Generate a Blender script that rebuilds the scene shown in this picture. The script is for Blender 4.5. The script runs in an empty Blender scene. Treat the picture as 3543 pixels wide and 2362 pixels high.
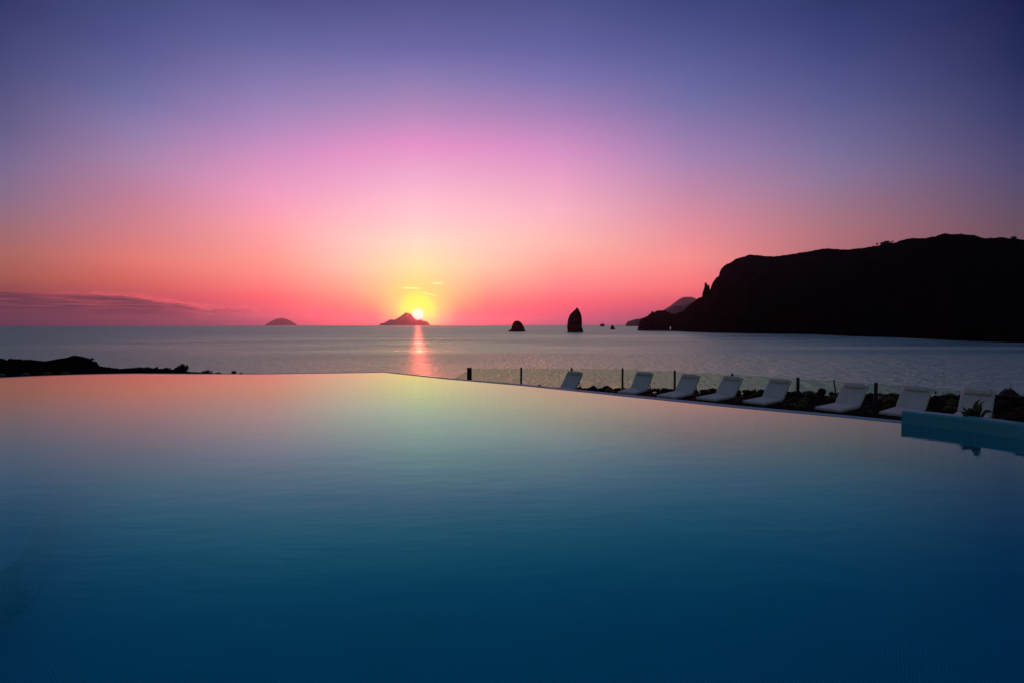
import bpy, bmesh, math, random
from mathutils import Vector, Matrix, noise
random.seed(7)
R = math.radians
S = bpy.context.scene
COL = S.collection
# ------------------------------------------------------------------ camera
F = 3543 * 17 / 36
HAZE_D = 1.9e-5
SEA_B = .9; SEA_T = (.47, .78, .53)
H = 2.6
SEA = -19.4
WL = .45                             # level of the pool water; the lounger deck lies lower
PS = (H - WL) / H
pitch = math.atan((1181 - 1123.5) / F)
roll = R(-0.09)
MW = Matrix.Rotation(math.pi / 2 - pitch, 3, 'X') @ Matrix.Rotation(roll, 3, 'Z')
CP = Vector((0, 0, H))
cd = bpy.data.cameras.new('camera'); cam = bpy.data.objects.new('camera', cd); COL.objects.link(cam)
cd.lens = 17; cd.sensor_width = 36; cd.clip_start = 0.05; cd.clip_end = 400000
cam.matrix_world = Matrix.Translation(CP) @ MW.to_4x4()
S.camera = cam

def ray(x, y):                       # direction seen at a place of the 3543 x 2362 photograph
    return MW @ Vector(((x - 1771.5) / F, -(y - 1181) / F, -1.0))
def atz(x, y, z):
    d = ray(x, y); return CP + d * ((z - H) / d.z)
def atY(x, y, Y):
    d = ray(x, y); return CP + d * (Y / d.y)
def interp(pts, x):
    if x <= pts[0][0]: return pts[0][1]
    for (a, b), (c, d) in zip(pts, pts[1:]):
        if x <= c: return b + (d - b) * (x - a) / (c - a) if c > a else d
    return pts[-1][1]
def lin(c):
    return tuple(((v / 255) / 12.92 if v / 255 <= .04045 else ((v / 255 + .055) / 1.055) ** 2.4) for v in c)
def nz(x, y, z=0.0, o=4, sc=1.0):
    return noise.fractal(Vector((x * sc, y * sc, z * sc)), 1.0, 2.0, o)

# ------------------------------------------------------------------ node helpers
class NT:
    def __init__(s, tree): s.t = tree; s.n = tree.nodes; s.l = tree.links
    def new(s, ty, **kw):
        n = s.n.new(ty)
        for k, v in kw.items(): setattr(n, k, v)
        return n
    def put(s, sock, v):
        if isinstance(v, bpy.types.NodeSocket): s.l.new(v, sock)
        elif v is not None: sock.default_value = v
    def m(s, op, a, b=None, c=None, clamp=False):
        n = s.new('ShaderNodeMath', operation=op, use_clamp=clamp)
        s.put(n.inputs[0], a)
        if b is not None: s.put(n.inputs[1], b)
        if c is not None: s.put(n.inputs[2], c)
        return n.outputs[0]
    def mix(s, f, a, b, blend='MIX'):
        n = s.new('ShaderNodeMix', data_type='RGBA', blend_type=blend)
        s.put(n.inputs[0], f)
        for k, v in ((6, a), (7, b)):
            if isinstance(v, tuple): v = tuple(v[:3]) + (1,)
            s.put(n.inputs[k], v)
        return n.outputs[2]
    def rng(s, v, a, b, c=0.0, d=1.0, smooth=True):
        n = s.new('ShaderNodeMapRange', interpolation_type='SMOOTHSTEP' if smooth else 'LINEAR')
        s.put(n.inputs[0], v)
        for k, q in ((1, a), (2, b), (3, c), (4, d)): s.put(n.inputs[k], q)
        return n.outputs[0]
    def noise(s, vec, scale, detail=4, rough=.5, dist=0):
        n = s.new('ShaderNodeTexNoise')
        if vec is not None: s.l.new(vec, n.inputs['Vector'])
        n.inputs['Scale'].default_value = scale; n.inputs['Detail'].default_value = detail
        n.inputs['Roughness'].default_value = rough; n.inputs['Distortion'].default_value = dist
        return n.outputs[0]
    def mapping(s, vec, scale=(1, 1, 1), rot=(0, 0, 0)):
        n = s.new('ShaderNodeMapping'); s.l.new(vec, n.inputs[0])
        n.inputs['Scale'].default_value = scale; n.inputs['Rotation'].default_value = rot
        return n.outputs[0]
    def ramp(s, f, stops, mode='LINEAR'):
        n = s.new('ShaderNodeValToRGB'); s.put(n.inputs[0], f); cr = n.color_ramp; cr.interpolation = mode
        while len(cr.elements) > 1: cr.elements.remove(cr.elements[-1])
        cr.elements[0].position = stops[0][0]; cr.elements[0].color = tuple(stops[0][1]) + (1,)
        for p, c in stops[1:]:
            e = cr.elements.new(p); e.color = tuple(c) + (1,)
        return n.outputs[0]

def material(name):
    m = bpy.data.materials.new(name); m.use_nodes = True
    t = NT(m.node_tree); t.n.clear()
    out = t.new('ShaderNodeOutputMaterial')
    return m, t, out
def principled(name, col, rough=.7, var=.25, scale=3.0, bump=0.0, bscale=20.0, metal=0.0, col2=None, spec=.5, coord='Object', detail=5):
    m, t, out = material(name)
    b = t.new('ShaderNodeBsdfPrincipled')
    tc = t.new('ShaderNodeTexCoord').outputs[coord]
    n = t.noise(tc, scale, detail)
    c2 = col2 or tuple(v * (1 - var) for v in col)
    c1 = tuple(min(1, v * (1 + var)) for v in col) if not col2 else col
    f = t.rng(n, .35, .65)
    t.put(b.inputs['Base Color'], t.mix(f, c1, c2))
    b.inputs['Roughness'].default_value = rough; b.inputs['Metallic'].default_value = metal
    b.inputs['Specular IOR Level'].default_value = spec
    if bump:
        bn = t.new('ShaderNodeBump'); bn.inputs['Strength'].default_value = min(1, bump)
        bn.inputs['Distance'].default_value = bump / bscale
        t.l.new(t.noise(tc, bscale, 6), bn.inputs['Height']); t.l.new(bn.outputs[0], b.inputs['Normal'])
    t.l.new(b.outputs[0], out.inputs[0])
    return m

# ------------------------------------------------------------------ object helpers
def tag(o, label=None, cat=None, group=None, kind=None):
    if label: o['label'] = label
    if cat: o['category'] = cat
    if group: o['group'] = group
    if kind: o['kind'] = kind
    return o
def link(name, bm, mat, parent=None, smooth=False, loc=None):
    me = bpy.data.meshes.new(name); bm.to_mesh(me); bm.free()
    if smooth: me.polygons.foreach_set('use_smooth', [True] * len(me.polygons))
    if mat: me.materials.append(mat)
    o = bpy.data.objects.new(name, me); COL.objects.link(o)
    if parent: o.parent = parent
    if loc is not None: o.location = loc
    return o
def empty(name, loc, rz=0.0):
    o = bpy.data.objects.new(name, None); COL.objects.link(o); o.location = loc; o.rotation_euler = (0, 0, rz)
    o.empty_display_size = .2
    return o
def dup(root):
    r = root.copy(); COL.objects.link(r)
    for ch in list(root.children):
        c = ch.copy(); COL.objects.link(c); c.parent = r
        for g in list(ch.children):
            d = g.copy(); COL.objects.link(d); d.parent = c
    return r
def box(bm, c, s, rot=None, bev=0.0, seg=2):
    g = bmesh.ops.create_cube(bm, size=1.0)['verts']
    bmesh.ops.scale(bm, vec=s, verts=g)
    if bev:
        es = list({e for v in g for e in v.link_edges})
        r = bmesh.ops.bevel(bm, geom=es, offset=bev, segments=seg, affect='EDGES', profile=.5)
        g = list({v for f in r['faces'] for v in f.verts} | {v for v in g if v.is_valid})
    if rot is not None: bmesh.ops.rotate(bm, cent=(0, 0, 0), matrix=rot, verts=g)
    bmesh.ops.translate(bm, vec=c, verts=g)
    return g
def tube(bm, pts, rad, seg=8):
    rings = []
    n = len(pts)
    for i, p in enumerate(pts):
        p = Vector(p); a = Vector(pts[max(0, i - 1)]); b = Vector(pts[min(n - 1, i + 1)])
        d = (b - a).normalized(); u = d.cross(Vector((.13, .2, .97))).normalized(); v = d.cross(u)
        r = rad[i] if isinstance(rad, (list, tuple)) else rad
        rings.append([bm.verts.new(p + (u * math.cos(2 * math.pi * k / seg) + v * math.sin(2 * math.pi * k / seg)) * r) for k in range(seg)])
    for A, B in zip(rings, rings[1:]):
        for k in range(seg): bm.faces.new((A[k], A[(k + 1) % seg], B[(k + 1) % seg], B[k]))
    bm.faces.new(rings[0][::-1]); bm.faces.new(rings[-1])
def grid(bm, rows):
    V = [[bm.verts.new(p) for p in r] for r in rows]
    for a, b in zip(V, V[1:]):
        for i in range(len(a) - 1): bm.faces.new((a[i], a[i + 1], b[i + 1], b[i]))
    return V

# ------------------------------------------------------------------ world: dusk sky
SUNP = (1446, 1089.5)
sd = ray(*SUNP).normalized()
sun_el = math.asin(sd.z); sun_az = math.atan2(sd.x, sd.y)
W = bpy.data.worlds.new('World'); S.world = W; W.use_nodes = True
w = NT(W.node_tree); w.n.clear()
wout = w.new('ShaderNodeOutputWorld')
g = w.new('ShaderNodeTexCoord').outputs['Generated']
sep = w.new('ShaderNodeSeparateXYZ'); w.l.new(g, sep.inputs[0])
el = w.m('MULTIPLY', w.m('ARCSINE', sep.outputs[2]), 180 / math.pi)
az = w.m('MULTIPLY', w.m('ARCTAN2', sep.outputs[0], sep.outputs[1]), 180 / math.pi)
def azel(x, y):
    d = ray(x, y).normalized(); return math.degrees(math.atan2(d.x, d.y)), math.degrees(math.asin(d.z))
SKY = {
 30: [(0, (50,58,112)), (.2, (72,77,129)), (.4, (98,93,136)), (.5, (118,104,144)), (.6, (134,108,136)), (.7, (154,106,116)), (.78, (168,100,94)), (.85, (165,88,76)), (.91, (130,68,76)), (.95, (88,52,72)), (1, (66,48,72))],
 480: [(0, (70,80,138)), (.15, (88,92,152)), (.3, (113,112,166)), (.4, (142,124,172)), (.5, (168,130,168)), (.6, (190,126,152)), (.7, (208,126,136)), (.8, (228,120,112)), (.87, (215,102,92)), (.92, (190,84,92)), (.95, (140,64,84)), (1, (100,60,84))],
 930: [(0, (84,85,150)), (.15, (108,110,170)), (.3, (148,130,186)), (.4, (180,138,190)), (.5, (214,145,192)), (.6, (240,155,190)), (.7, (254,160,168)), (.8, (255,152,142)), (.87, (255,135,125)), (.92, (255,106,115)), (.96, (226,92,115)), (1, (180,84,118))],
 1200: [(0, (88,88,150)), (.15, (112,110,174)), (.27, (148,130,186)), (.37, (183,140,190)), (.47, (225,145,198)), (.57, (240,165,200)), (.66, (253,182,195)), (.74, (255,196,190)), (.82, (255,190,170)), (.89, (255,168,138)), (.94, (255,134,122)), (.97, (255,98,112)), (1, (245,76,112))],
 1446: [(0, (90,90,152)), (.15, (114,110,176)), (.25, (148,130,186)), (.35, (185,140,190)), (.45, (230,145,200)), (.55, (240,174,206)), (.62, (254,190,206)), (.7, (255,206,202)), (.75, (255,220,196)), (.82, (255,228,165)), (.9, (255,228,125)), (.95, (255,190,105)), (.975, (255,105,98)), (1, (255,74,104))],
 1690: [(0, (88,90,152)), (.15, (110,108,174)), (.25, (140,125,184)), (.35, (178,135,188)), (.46, (224,145,198)), (.56, (238,170,200)), (.65, (252,188,200)), (.73, (255,202,192)), (.82, (255,196,170)), (.88, (255,172,142)), (.93, (255,134,124)), (.965, (255,96,116)), (1, (248,74,114))],
 1930: [(0, (84,90,152)), (.15, (105,105,172)), (.25, (130,120,182)), (.35, (168,130,186)), (.47, (214,145,196)), (.55, (234,160,196)), (.65, (248,178,194)), (.75, (255,184,174)), (.82, (255,162,150)), (.88, (255,140,138)), (.93, (255,108,120)), (.965, (238,90,120)), (1, (198,88,124))],
 2380: [(0, (65,75,136)), (.15, (88,94,156)), (.3, (112,112,168)), (.4, (140,120,172)), (.5, (166,130,176)), (.6, (196,136,166)), (.7, (226,140,156)), (.8, (250,142,140)), (.88, (252,122,120)), (.93, (224,100,112)), (.97, (168,86,114)), (1, (150,88,118))],
 2880: [(0, (48,58,116)), (.15, (66,74,132)), (.3, (88,91,146)), (.45, (114,107,152)), (.55, (136,115,150)), (.65, (158,114,132)), (.72, (172,112,122)), (.8, (176,104,110)), (.9, (165,85,95)), (1, (120,72,92))],
 3510: [(0, (22,30,82)), (.2, (35,44,95)), (.35, (54,58,106)), (.5, (75,71,112)), (.6, (89,76,106)), (.68, (100,77,95)), (.76, (107,78,86)), (.9, (100,66,76)), (1, (75,52,66))]}
ef = w.m('DIVIDE', el, 90.0, clamp=True)
cols = []
for x, st in SKY.items():
    pts = []
    for t_, c in st:
        y = 1123 * t_
        q_ = .90 + .10 * min(1.0, t_ / .45)          # upper sky a little deeper
        pts.append((max(0.0, azel(x, y)[1] / 90), lin((c[0] * q_, c[1] * q_ * (.89 if t_ > .9 else .95 if t_ > .85 else 1), c[2] * q_ * (.95 if t_ > .9 else 1)))))
    top = pts[0]
    for k, (p, f_) in enumerate(((.46, .80), (.62, .60), (1.0, .5))):
        pts.append((p, tuple(v * f_ for v in top[1])))
    pts.sort(key=lambda q: q[0]); pts[0] = (0.0, pts[0][1])
    cols.append((azel(x, 900)[0], w.ramp(ef, pts)))
back = w.ramp(ef, [(0, lin((24, 27, 30))), (.06, lin((34, 36, 40))), (.2, lin((54, 59, 66))), (.45, lin((60, 72, 82))), (.75, lin((52, 66, 86))), (1, lin((46, 60, 90)))])
c = cols[0][1]
for (a0, _), (a1, cn) in zip(cols, cols[1:]):
    c = w.mix(w.rng(az, a0, a1, smooth=False), c, cn)
absaz = w.m('ABSOLUTE', w.m('SUBTRACT', az, -3.0))
c = w.mix(w.rng(absaz, 46.0, 115.0), c, back)
# cloud bank low on the left, its upper rim lit pink
cmb = w.new('ShaderNodeCombineXYZ'); w.put(cmb.inputs[0], az); w.put(cmb.inputs[1], el)
n1 = w.noise(w.mapping(cmb.outputs[0], (.12, 1.1, 1)), 1.0, 6, .6)
n2 = w.noise(w.mapping(cmb.outputs[0], (.28, 3.2, 1), (0, 0, R(3))), 1.0, 8, .65, .6)
n3 = w.noise(w.mapping(cmb.outputs[0], (.9, 5.5, 1), (0, 0, R(4))), 1.0, 8, .7, 1.0)
a_l, e_l = azel(0, 1000); a_m, e_m = azel(430, 1022); a_r, e_r = azel(720, 1064); a_f, _ = azel(980, 1064)
edge = w.m('MINIMUM', w.rng(az, a_l - 10, a_m, e_l + .25, e_m, smooth=False), w.rng(az, a_m, a_r, e_m, e_r, smooth=False))
edge = w.m('ADD', edge, w.m('MULTIPLY', w.m('SUBTRACT', n1, .5), .55))
dd = w.m('SUBTRACT', edge, el)                      # degrees under the rim
fadeR = w.rng(az, a_r - 7, a_f, 1, 0)
leftonly = w.rng(az, -80.0, -60.0)
body = w.m('MULTIPLY', w.m('MULTIPLY', w.rng(dd, -.03, .13), w.rng(dd, 1.2, 2.3, 1, 0)), fadeR)
body = w.m('MULTIPLY', body, w.rng(n2, .34, .56, .12, .92))
body = w.m('MULTIPLY', body, leftonly)
c = w.mix(body, c, lin((80, 44, 66)))
n4 = w.noise(w.mapping(cmb.outputs[0], (.13, 7.0, 1), (0, 0, R(2.5))), 1.0, 7, .62, .8)
wis = w.m('MULTIPLY', w.m('MULTIPLY', w.rng(dd, .15, .4), w.rng(dd, .9, 1.9, 1, 0)), w.m('MULTIPLY', w.rng(n4, .50, .66), w.rng(az, a_f, a_f + 5, 1, 0)))
c = w.mix(w.m('MULTIPLY', wis, .45), c, lin((205, 92, 100)))
rim = w.m('MULTIPLY', w.m('MULTIPLY', w.rng(dd, -.42, -.05), w.rng(dd, .0, .35, 1, 0)), w.rng(az, -47.0, -32.0))
rim = w.m('MULTIPLY', w.m('MULTIPLY', rim, w.rng(n3, .40, .56)), w.rng(az, a_r - 2, a_f + 2, 1, 0))
c = w.mix(w.m('MULTIPLY', rim, .95), c, lin((250, 98, 110)))
# pink wisps between the two islands
azw = w.m('MULTIPLY', w.rng(az, -36.0, -31.0), w.rng(az, -17.5, -14.5, 1, 0))
ew = w.m('MULTIPLY', w.rng(el, .5, 1.1), w.rng(el, 1.6, 2.6, 1, 0))
c = w.mix(w.m('MULTIPLY', w.m('MULTIPLY', w.m('MULTIPLY', azw, ew), w.rng(n3, .5, .72)), .75), c, lin((255, 132, 142)))
# small bright streaks above the sun
def streak(x, y, wx, wy, tilt, col, amt):
    global c
    a0, e0 = azel(x, y)
    da = w.m('SUBTRACT', az, a0); de = w.m('ADD', w.m('SUBTRACT', el, e0), w.m('MULTIPLY', da, tilt))
    de = w.m('ADD', de, w.m('MULTIPLY', w.m('SUBTRACT', n3, .5), .10))
    q = w.m('ADD', w.m('POWER', w.m('ABSOLUTE', w.m('DIVIDE', da, wx)), 4.0), w.m('POWER', w.m('ABSOLUTE', w.m('DIVIDE', de, wy)), 2.0))
    c = w.mix(w.m('MULTIPLY', w.m('EXPONENT', w.m('MULTIPLY', q, -1.0)), amt), c, lin(col))
# halo and disc of the sun
def sunang(dy=0.0, sx=1.0):
    v = Vector((math.sin(sun_az) * math.cos(sun_el + R(dy)), math.cos(sun_az) * math.cos(sun_el + R(dy)), math.sin(sun_el + R(dy))))
    n = w.new('ShaderNodeVectorMath', operation='DOT_PRODUCT'); w.l.new(g, n.inputs[0]); n.inputs[1].default_value = v
    return w.m('MULTIPLY', w.m('ARCCOSINE', w.m('MINIMUM', n.outputs['Value'], 1.0)), 180 / math.pi)
d1 = sunang(.45)
c = w.mix(w.m('MULTIPLY', w.rng(d1, 1.6, 5.2, 1, 0), .8), c, lin((255, 218, 112)))
streak(1423, 997, 1.0, .10, .02, (255, 255, 150), 1.0)
streak(1515, 980, .6, .10, .02, (255, 255, 175), .85)
streak(1488, 1018, .9, .08, .22, (255, 255, 160), .8)
c = w.mix(w.rng(d1, 1.0, 2.9, 1, 0), c, lin((252, 255, 74)))
d2 = sunang(0.0)
c = w.mix(w.rng(d2, .25, 1.0, 1, 0), c, (1.15, 1.15, 1.0))
sky = w.new('ShaderNodeTexSky', sky_type='NISHITA')
sky.sun_disc = False; sky.sun_elevation = sun_el; sky.sun_rotation = sun_az; sky.altitude = 20
bg1 = w.new('ShaderNodeBackground'); w.l.new(sky.outputs[0], bg1.inputs[0]); bg1.inputs[1].default_value = .004
bg2 = w.new('ShaderNodeBackground'); w.l.new(c, bg2.inputs[0]); bg2.inputs[1].default_value = 1.0
path = w.m('MINIMUM', w.m('DIVIDE', 800.0, w.m('MAXIMUM', sep.outputs[2], .004)), 60000.0)
boost = w.m('EXPONENT', w.m('MULTIPLY', path, HAZE_D * .45))
w.put(bg2.inputs[1], boost)
ad = w.new('ShaderNodeAddShader'); w.l.new(bg1.outputs[0], ad.inputs[0]); w.l.new(bg2.outputs[0], ad.inputs[1])
w.l.new(ad.outputs[0], wout.inputs[0])
W.cycles.sampling_method = 'MANUAL'; W.cycles.sample_map_resolution = 2048
ld = bpy.data.lights.new('sun', 'SUN'); ld.energy = .50; ld.angle = R(.6); ld.color = (1, .07, .07)
lo = bpy.data.objects.new('sun', ld); COL.objects.link(lo)
lo.rotation_euler = (-sd).to_track_quat('-Z', 'Y').to_euler()

# ------------------------------------------------------------------ materials
M = {}
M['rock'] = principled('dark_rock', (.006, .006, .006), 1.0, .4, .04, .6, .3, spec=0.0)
M['lava'] = principled('lava_stone', (.040, .038, .038), .85, .4, 3, .8, 14)
M['gravel'] = principled('lava_gravel', (.012, .011, .011), .95, .5, 6, 1.0, 30, spec=.05)
M['far'] = principled('far_land', (.06, .055, .05), .9, .3, .002)
M['post'] = principled('brown_post', (.10, .085, .075), .4, .2, 8, metal=.5)
M['wood'] = principled('dark_teak', (.075, .036, .022), .5, .3, 14, .15, 60)
M['fabric'] = principled('canvas', (.80, .84, .74), .95, .04, 5, .12, 220)
M['pillow'] = principled('pillow_canvas', (.80, .77, .66), .95, .04, 5, .12, 220)
M['agave'] = principled('agave_leaf', (.10, .11, .025), .6, .35, 4)
M['cactus'] = principled('cactus_skin', (.02, .03, .014), .8, .2, 9)
M['spine'] = principled('cactus_spine', (.50, .42, .18), .8, .2, 9)
M['leaf'] = principled('bush_leaf', (.03, .032, .018), .8, .4, 6)
M['stem'] = principled('dry_stem', (.05, .035, .025), .8, .3, 9)
M['straw'] = principled('dry_grass', (.17, .10, .065), .8, .4, 5)
M['black'] = principled('black_housing', (.02, .02, .022), .45, .1, 9)
M['plaster'] = principled('house_plaster', (.10, .09, .08), .9, .2, .6)
M['tree'] = principled('tree_leaf', (.03, .035, .018), .8, .4, .8)
M['deck'] = principled('deck_stone', (.012, .011, .011), .9, .3, 4, .3, 25, spec=.05)
M['hull'] = principled('boat_hull', (.12, .11, .12), .5, .2, 2)

def mosaic(name, c1, c2, grout, rot=0.0, size=.028, rough=.35, axis='XY'):
    m, t, out = material(name)
    b = t.new('ShaderNodeBsdfPrincipled')
    tc = t.new('ShaderNodeTexCoord').outputs['UV' if axis == 'UV' else 'Object']
    v = t.mapping(tc, (1, 1, 1), (0, 0, rot))
    br = t.new('ShaderNodeTexBrick'); t.l.new(v, br.inputs['Vector'])
    br.offset = 0; br.squash = 1
    br.inputs['Scale'].default_value = 1; br.inputs['Brick Width'].default_value = size; br.inputs['Row Height'].default_value = size
    br.inputs['Mortar Size'].default_value = .0026; br.inputs['Mortar Smooth'].default_value = .3
    br.inputs['Color1'].default_value = c1 + (1,); br.inputs['Color2'].default_value = c2 + (1,); br.inputs['Mortar'].default_value = grout + (1,)
    big = t.noise(tc, 1.4, 4)
    colr = t.mix(t.rng(big, .3, .7, 0, .35), br.outputs[0], tuple(q * .7 for q in c2))
    t.put(b.inputs['Base Color'], colr); b.inputs['Roughness'].default_value = rough
    bn = t.new('ShaderNodeBump'); bn.inputs['Strength'].default_value = .3; bn.inputs['Distance'].default_value = .002
    bn.invert = True; t.l.new(br.outputs['Fac'], bn.inputs['Height']); t.l.new(bn.outputs[0], b.inputs['Normal'])
    t.l.new(b.outputs[0], out.inputs[0]); return m
TR = math.atan2(12.65 - 23.18, 10.29 + 3.08)
M['mosaic'] = mosaic('pool_mosaic', (.001, .48, .66), (.001, .54, .71), (.001, .28, .39), -TR)
M['mosaic_side'] = mosaic('pool_mosaic_side', (.13, .70, .76), (.18, .78, .82), (.05, .28, .32), 0, axis='UV', rough=.3)
M['coping'] = mosaic('coping_mosaic', (.22, .70, .76), (.30, .78, .84), (.2, .33, .36), -TR, rough=.6)

# pool water: clear sheet, coloured Schlick reflection over the mosaic below
m, t, out = material('pool_water'); M['pool'] = m
tc = t.new('ShaderNodeTexCoord').outputs['Object']
h1 = t.noise(t.mapping(tc, (.6, 1.5, 1), (0, 0, R(-8))), 2.2, 5, .55)
h2 = t.noise(t.mapping(tc, (.45, .9, 1), (0, 0, R(12))), .35, 3, .5)
h3 = t.noise(t.mapping(tc, (.5, 1.8, 1), (0, 0, R(4))), 7, 3, .5)
hh = t.m('ADD', t.m('ADD', h1, t.m('MULTIPLY', h3, .25)), t.m('MULTIPLY', h2, 3.0))
bn = t.new('ShaderNodeBump'); bn.inputs['Strength'].default_value = 1.0; bn.inputs['Distance'].default_value = .0026
t.l.new(hh, bn.inputs['Height'])
lw = t.new('ShaderNodeLayerWeight'); lw.inputs['Blend'].default_value = .5; t.l.new(bn.outputs[0], lw.inputs['Normal'])
fc = lw.outputs['Facing']
cr = t.new('ShaderNodeCombineColor'); cq = t.new('ShaderNodeCombineColor')
TINT = (.15, .95, .97)
for k, (p_, f0) in enumerate(((7.5, 1.42), (3.5, 1.20), (4.6, 1.12))):
    f = t.m('MULTIPLY', t.m('POWER', fc, p_), f0, clamp=True)
    t.put(cr.inputs[k], f); t.put(cq.inputs[k], t.m('MULTIPLY', t.m('SUBTRACT', 1.0, f), TINT[k]))
gl = t.new('ShaderNodeBsdfGlossy'); gl.inputs['Roughness'].default_value = .03; t.l.new(cr.outputs[0], gl.inputs[0]); t.l.new(bn.outputs[0], gl.inputs['Normal'])
tr = t.new('ShaderNodeBsdfTransparent'); t.l.new(cq.outputs[0], tr.inputs[0])
a_ = t.new('ShaderNodeAddShader'); t.l.new(gl.outputs[0], a_.inputs[0]); t.l.new(tr.outputs[0], a_.inputs[1]); t.l.new(a_.outputs[0], out.inputs[0])

# sea
m, t, out = material('sea_water'); M['sea'] = m
tc = t.new('ShaderNodeTexCoord').outputs['Object']
slick = t.noise(t.mapping(tc, (.35, 1, 1), (0, 0, R(6))), .006, 5, .62, .4)
slick2 = t.noise(t.mapping(tc, (.25, 1, 1), (0, 0, R(-4))), .0022, 5, .6, .4)
sp_ = t.new('ShaderNodeSeparateXYZ'); t.l.new(tc, sp_.inputs[0])
far_ = t.rng(t.m('ADD', sp_.outputs[1], t.m('MULTIPLY', t.m('SUBTRACT', slick2, .5), 900.0)), 750.0, 1150.0)
slf = t.rng(t.m('ADD', t.m('MULTIPLY', slick, .5), t.m('MULTIPLY', slick2, .5)), .43, .57)
near_ = t.rng(t.m('ADD', sp_.outputs[1], t.m('MULTIPLY', t.m('SUBTRACT', slick2, .5), 300.0)), 330.0, 420.0, .75, 0)
wind = t.m('MAXIMUM', slf, t.m('MAXIMUM', far_, near_))                    # ruffled by wind: 1, slick calm streaks: 0
n_a = t.noise(t.mapping(tc, (.9, .42, 1), (0, 0, R(7))), .8, 5, .62)
n_b = t.noise(t.mapping(tc, (.7, .5, 1), (0, 0, R(-12))), .22, 4, .55)
n_c = t.noise(t.mapping(tc, (.36, .075, 1), (0, 0, R(3))), 1.0, 6, .68)
hh = t.m('ADD', t.m('ADD', n_a, t.m('MULTIPLY', n_c, 6.5)), t.m('MULTIPLY', n_b, 2.6))
bn = t.new('ShaderNodeBump'); bn.inputs['Distance'].default_value = SEA_B
t.put(bn.inputs['Strength'], t.m('ADD', t.m('MULTIPLY', wind, .55), .45))
t.l.new(hh, bn.inputs['Height'])
gl = t.new('ShaderNodeBsdfGlossy'); gl.inputs[0].default_value = SEA_T + (1,)
t.put(gl.inputs['Roughness'], t.m('ADD', t.m('MULTIPLY', wind, .13), .25)); t.l.new(bn.outputs[0], gl.inputs['Normal'])
df = t.new('ShaderNodeBsdfDiffuse'); df.inputs[0].default_value = (.004, .022, .030, 1)
a_ = t.new('ShaderNodeAddShader'); t.l.new(gl.outputs[0], a_.inputs[0]); t.l.new(df.outputs[0], a_.inputs[1]); t.l.new(a_.outputs[0], out.inputs[0])

# glass
m, t, out = material('green_glass'); M['glass'] = m
gl = t.new('ShaderNodeBsdfGlossy'); gl.inputs['Roughness'].default_value = .01
gl.inputs[0].default_value = (.9, 1, .95, 1)
tr = t.new('ShaderNodeBsdfTransparent'); tr.inputs[0].default_value = (.84, .94, .86, 1)
lw = t.new('ShaderNodeLayerWeight'); lw.inputs['Blend'].default_value = .5
fr = t.m('ADD', t.m('MULTIPLY', t.m('POWER', lw.outputs['Facing'], 5.0), .9), .04)
ms = t.new('ShaderNodeMixShader'); t.l.new(fr, ms.inputs[0]); t.l.new(tr.outputs[0], ms.inputs[1]); t.l.new(gl.outputs[0], ms.inputs[2])
t.l.new(ms.outputs[0], out.inputs[0])

# ------------------------------------------------------------------ sea
bm = bmesh.new()
v = [bm.verts.new(p) for p in ((-70000, -12000, SEA), (70000, -12000, SEA), (70000, 60000, SEA), (-70000, 60000, SEA))]
bm.faces.new(v)
tag(link('sea', bm, M['sea']), kind='structure')

# ------------------------------------------------------------------ pool
edge_px = [(0,1306),(120,1300.5),(230,1296.5),(345,1293.4),(460,1291.8),(680,1293),(900,1293.5),(1115,1290.5),(1330,1287.5),(1550,1311),(1805,1333),(2150,1369),(2550,1409.7),(2900,1441),(3125,1463.3)]
E_in = [atz(x, y, WL) for x, y in edge_px]
for p in E_in: p.z = 0
E_in[0:0] = [Vector((-36, 11, 0)), Vector((-27, 16.3, 0))]
wall_w = [Vector((p[0] * PS, p[1] * PS, 0)) for p in ((10.21, 12.60), (10.56, 12.22), (10.86, 11.87), (11.12, 11.54), (11.33, 11.20), (11.55, 10.80), (11.80, 10.1), (11.95, 9.2), (12.0, 7.8), (12.0, 5.0), (12.0, 1.4))]
poly = E_in + wall_w + [Vector((-36, 1.2, 0))]
bm = bmesh.new(); bm.faces.new([bm.verts.new(p) for p in poly]); bmesh.ops.recalc_face_normals(bm, faces=bm.faces)
if bm.faces[:][0].normal.z < 0: bmesh.ops.reverse_faces(bm, faces=bm.faces[:])
tag(link('pool_water', bm, M['pool'], loc=(0, 0, WL)), kind='structure')
# basin
bm = bmesh.new(); D = -.88
top = [bm.verts.new(p + Vector((0, 0, -.002))) for p in poly]; bot = [bm.verts.new((p.x, p.y, D)) for p in poly]
bm.faces.new(bot)
for i in range(len(poly)):
    j = (i + 1) % len(poly); bm.faces.new((top[i], top[j], bot[j], bot[i]))
tag(link('pool_basin', bm, M['mosaic'], loc=(0, 0, WL)), kind='structure')
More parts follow.
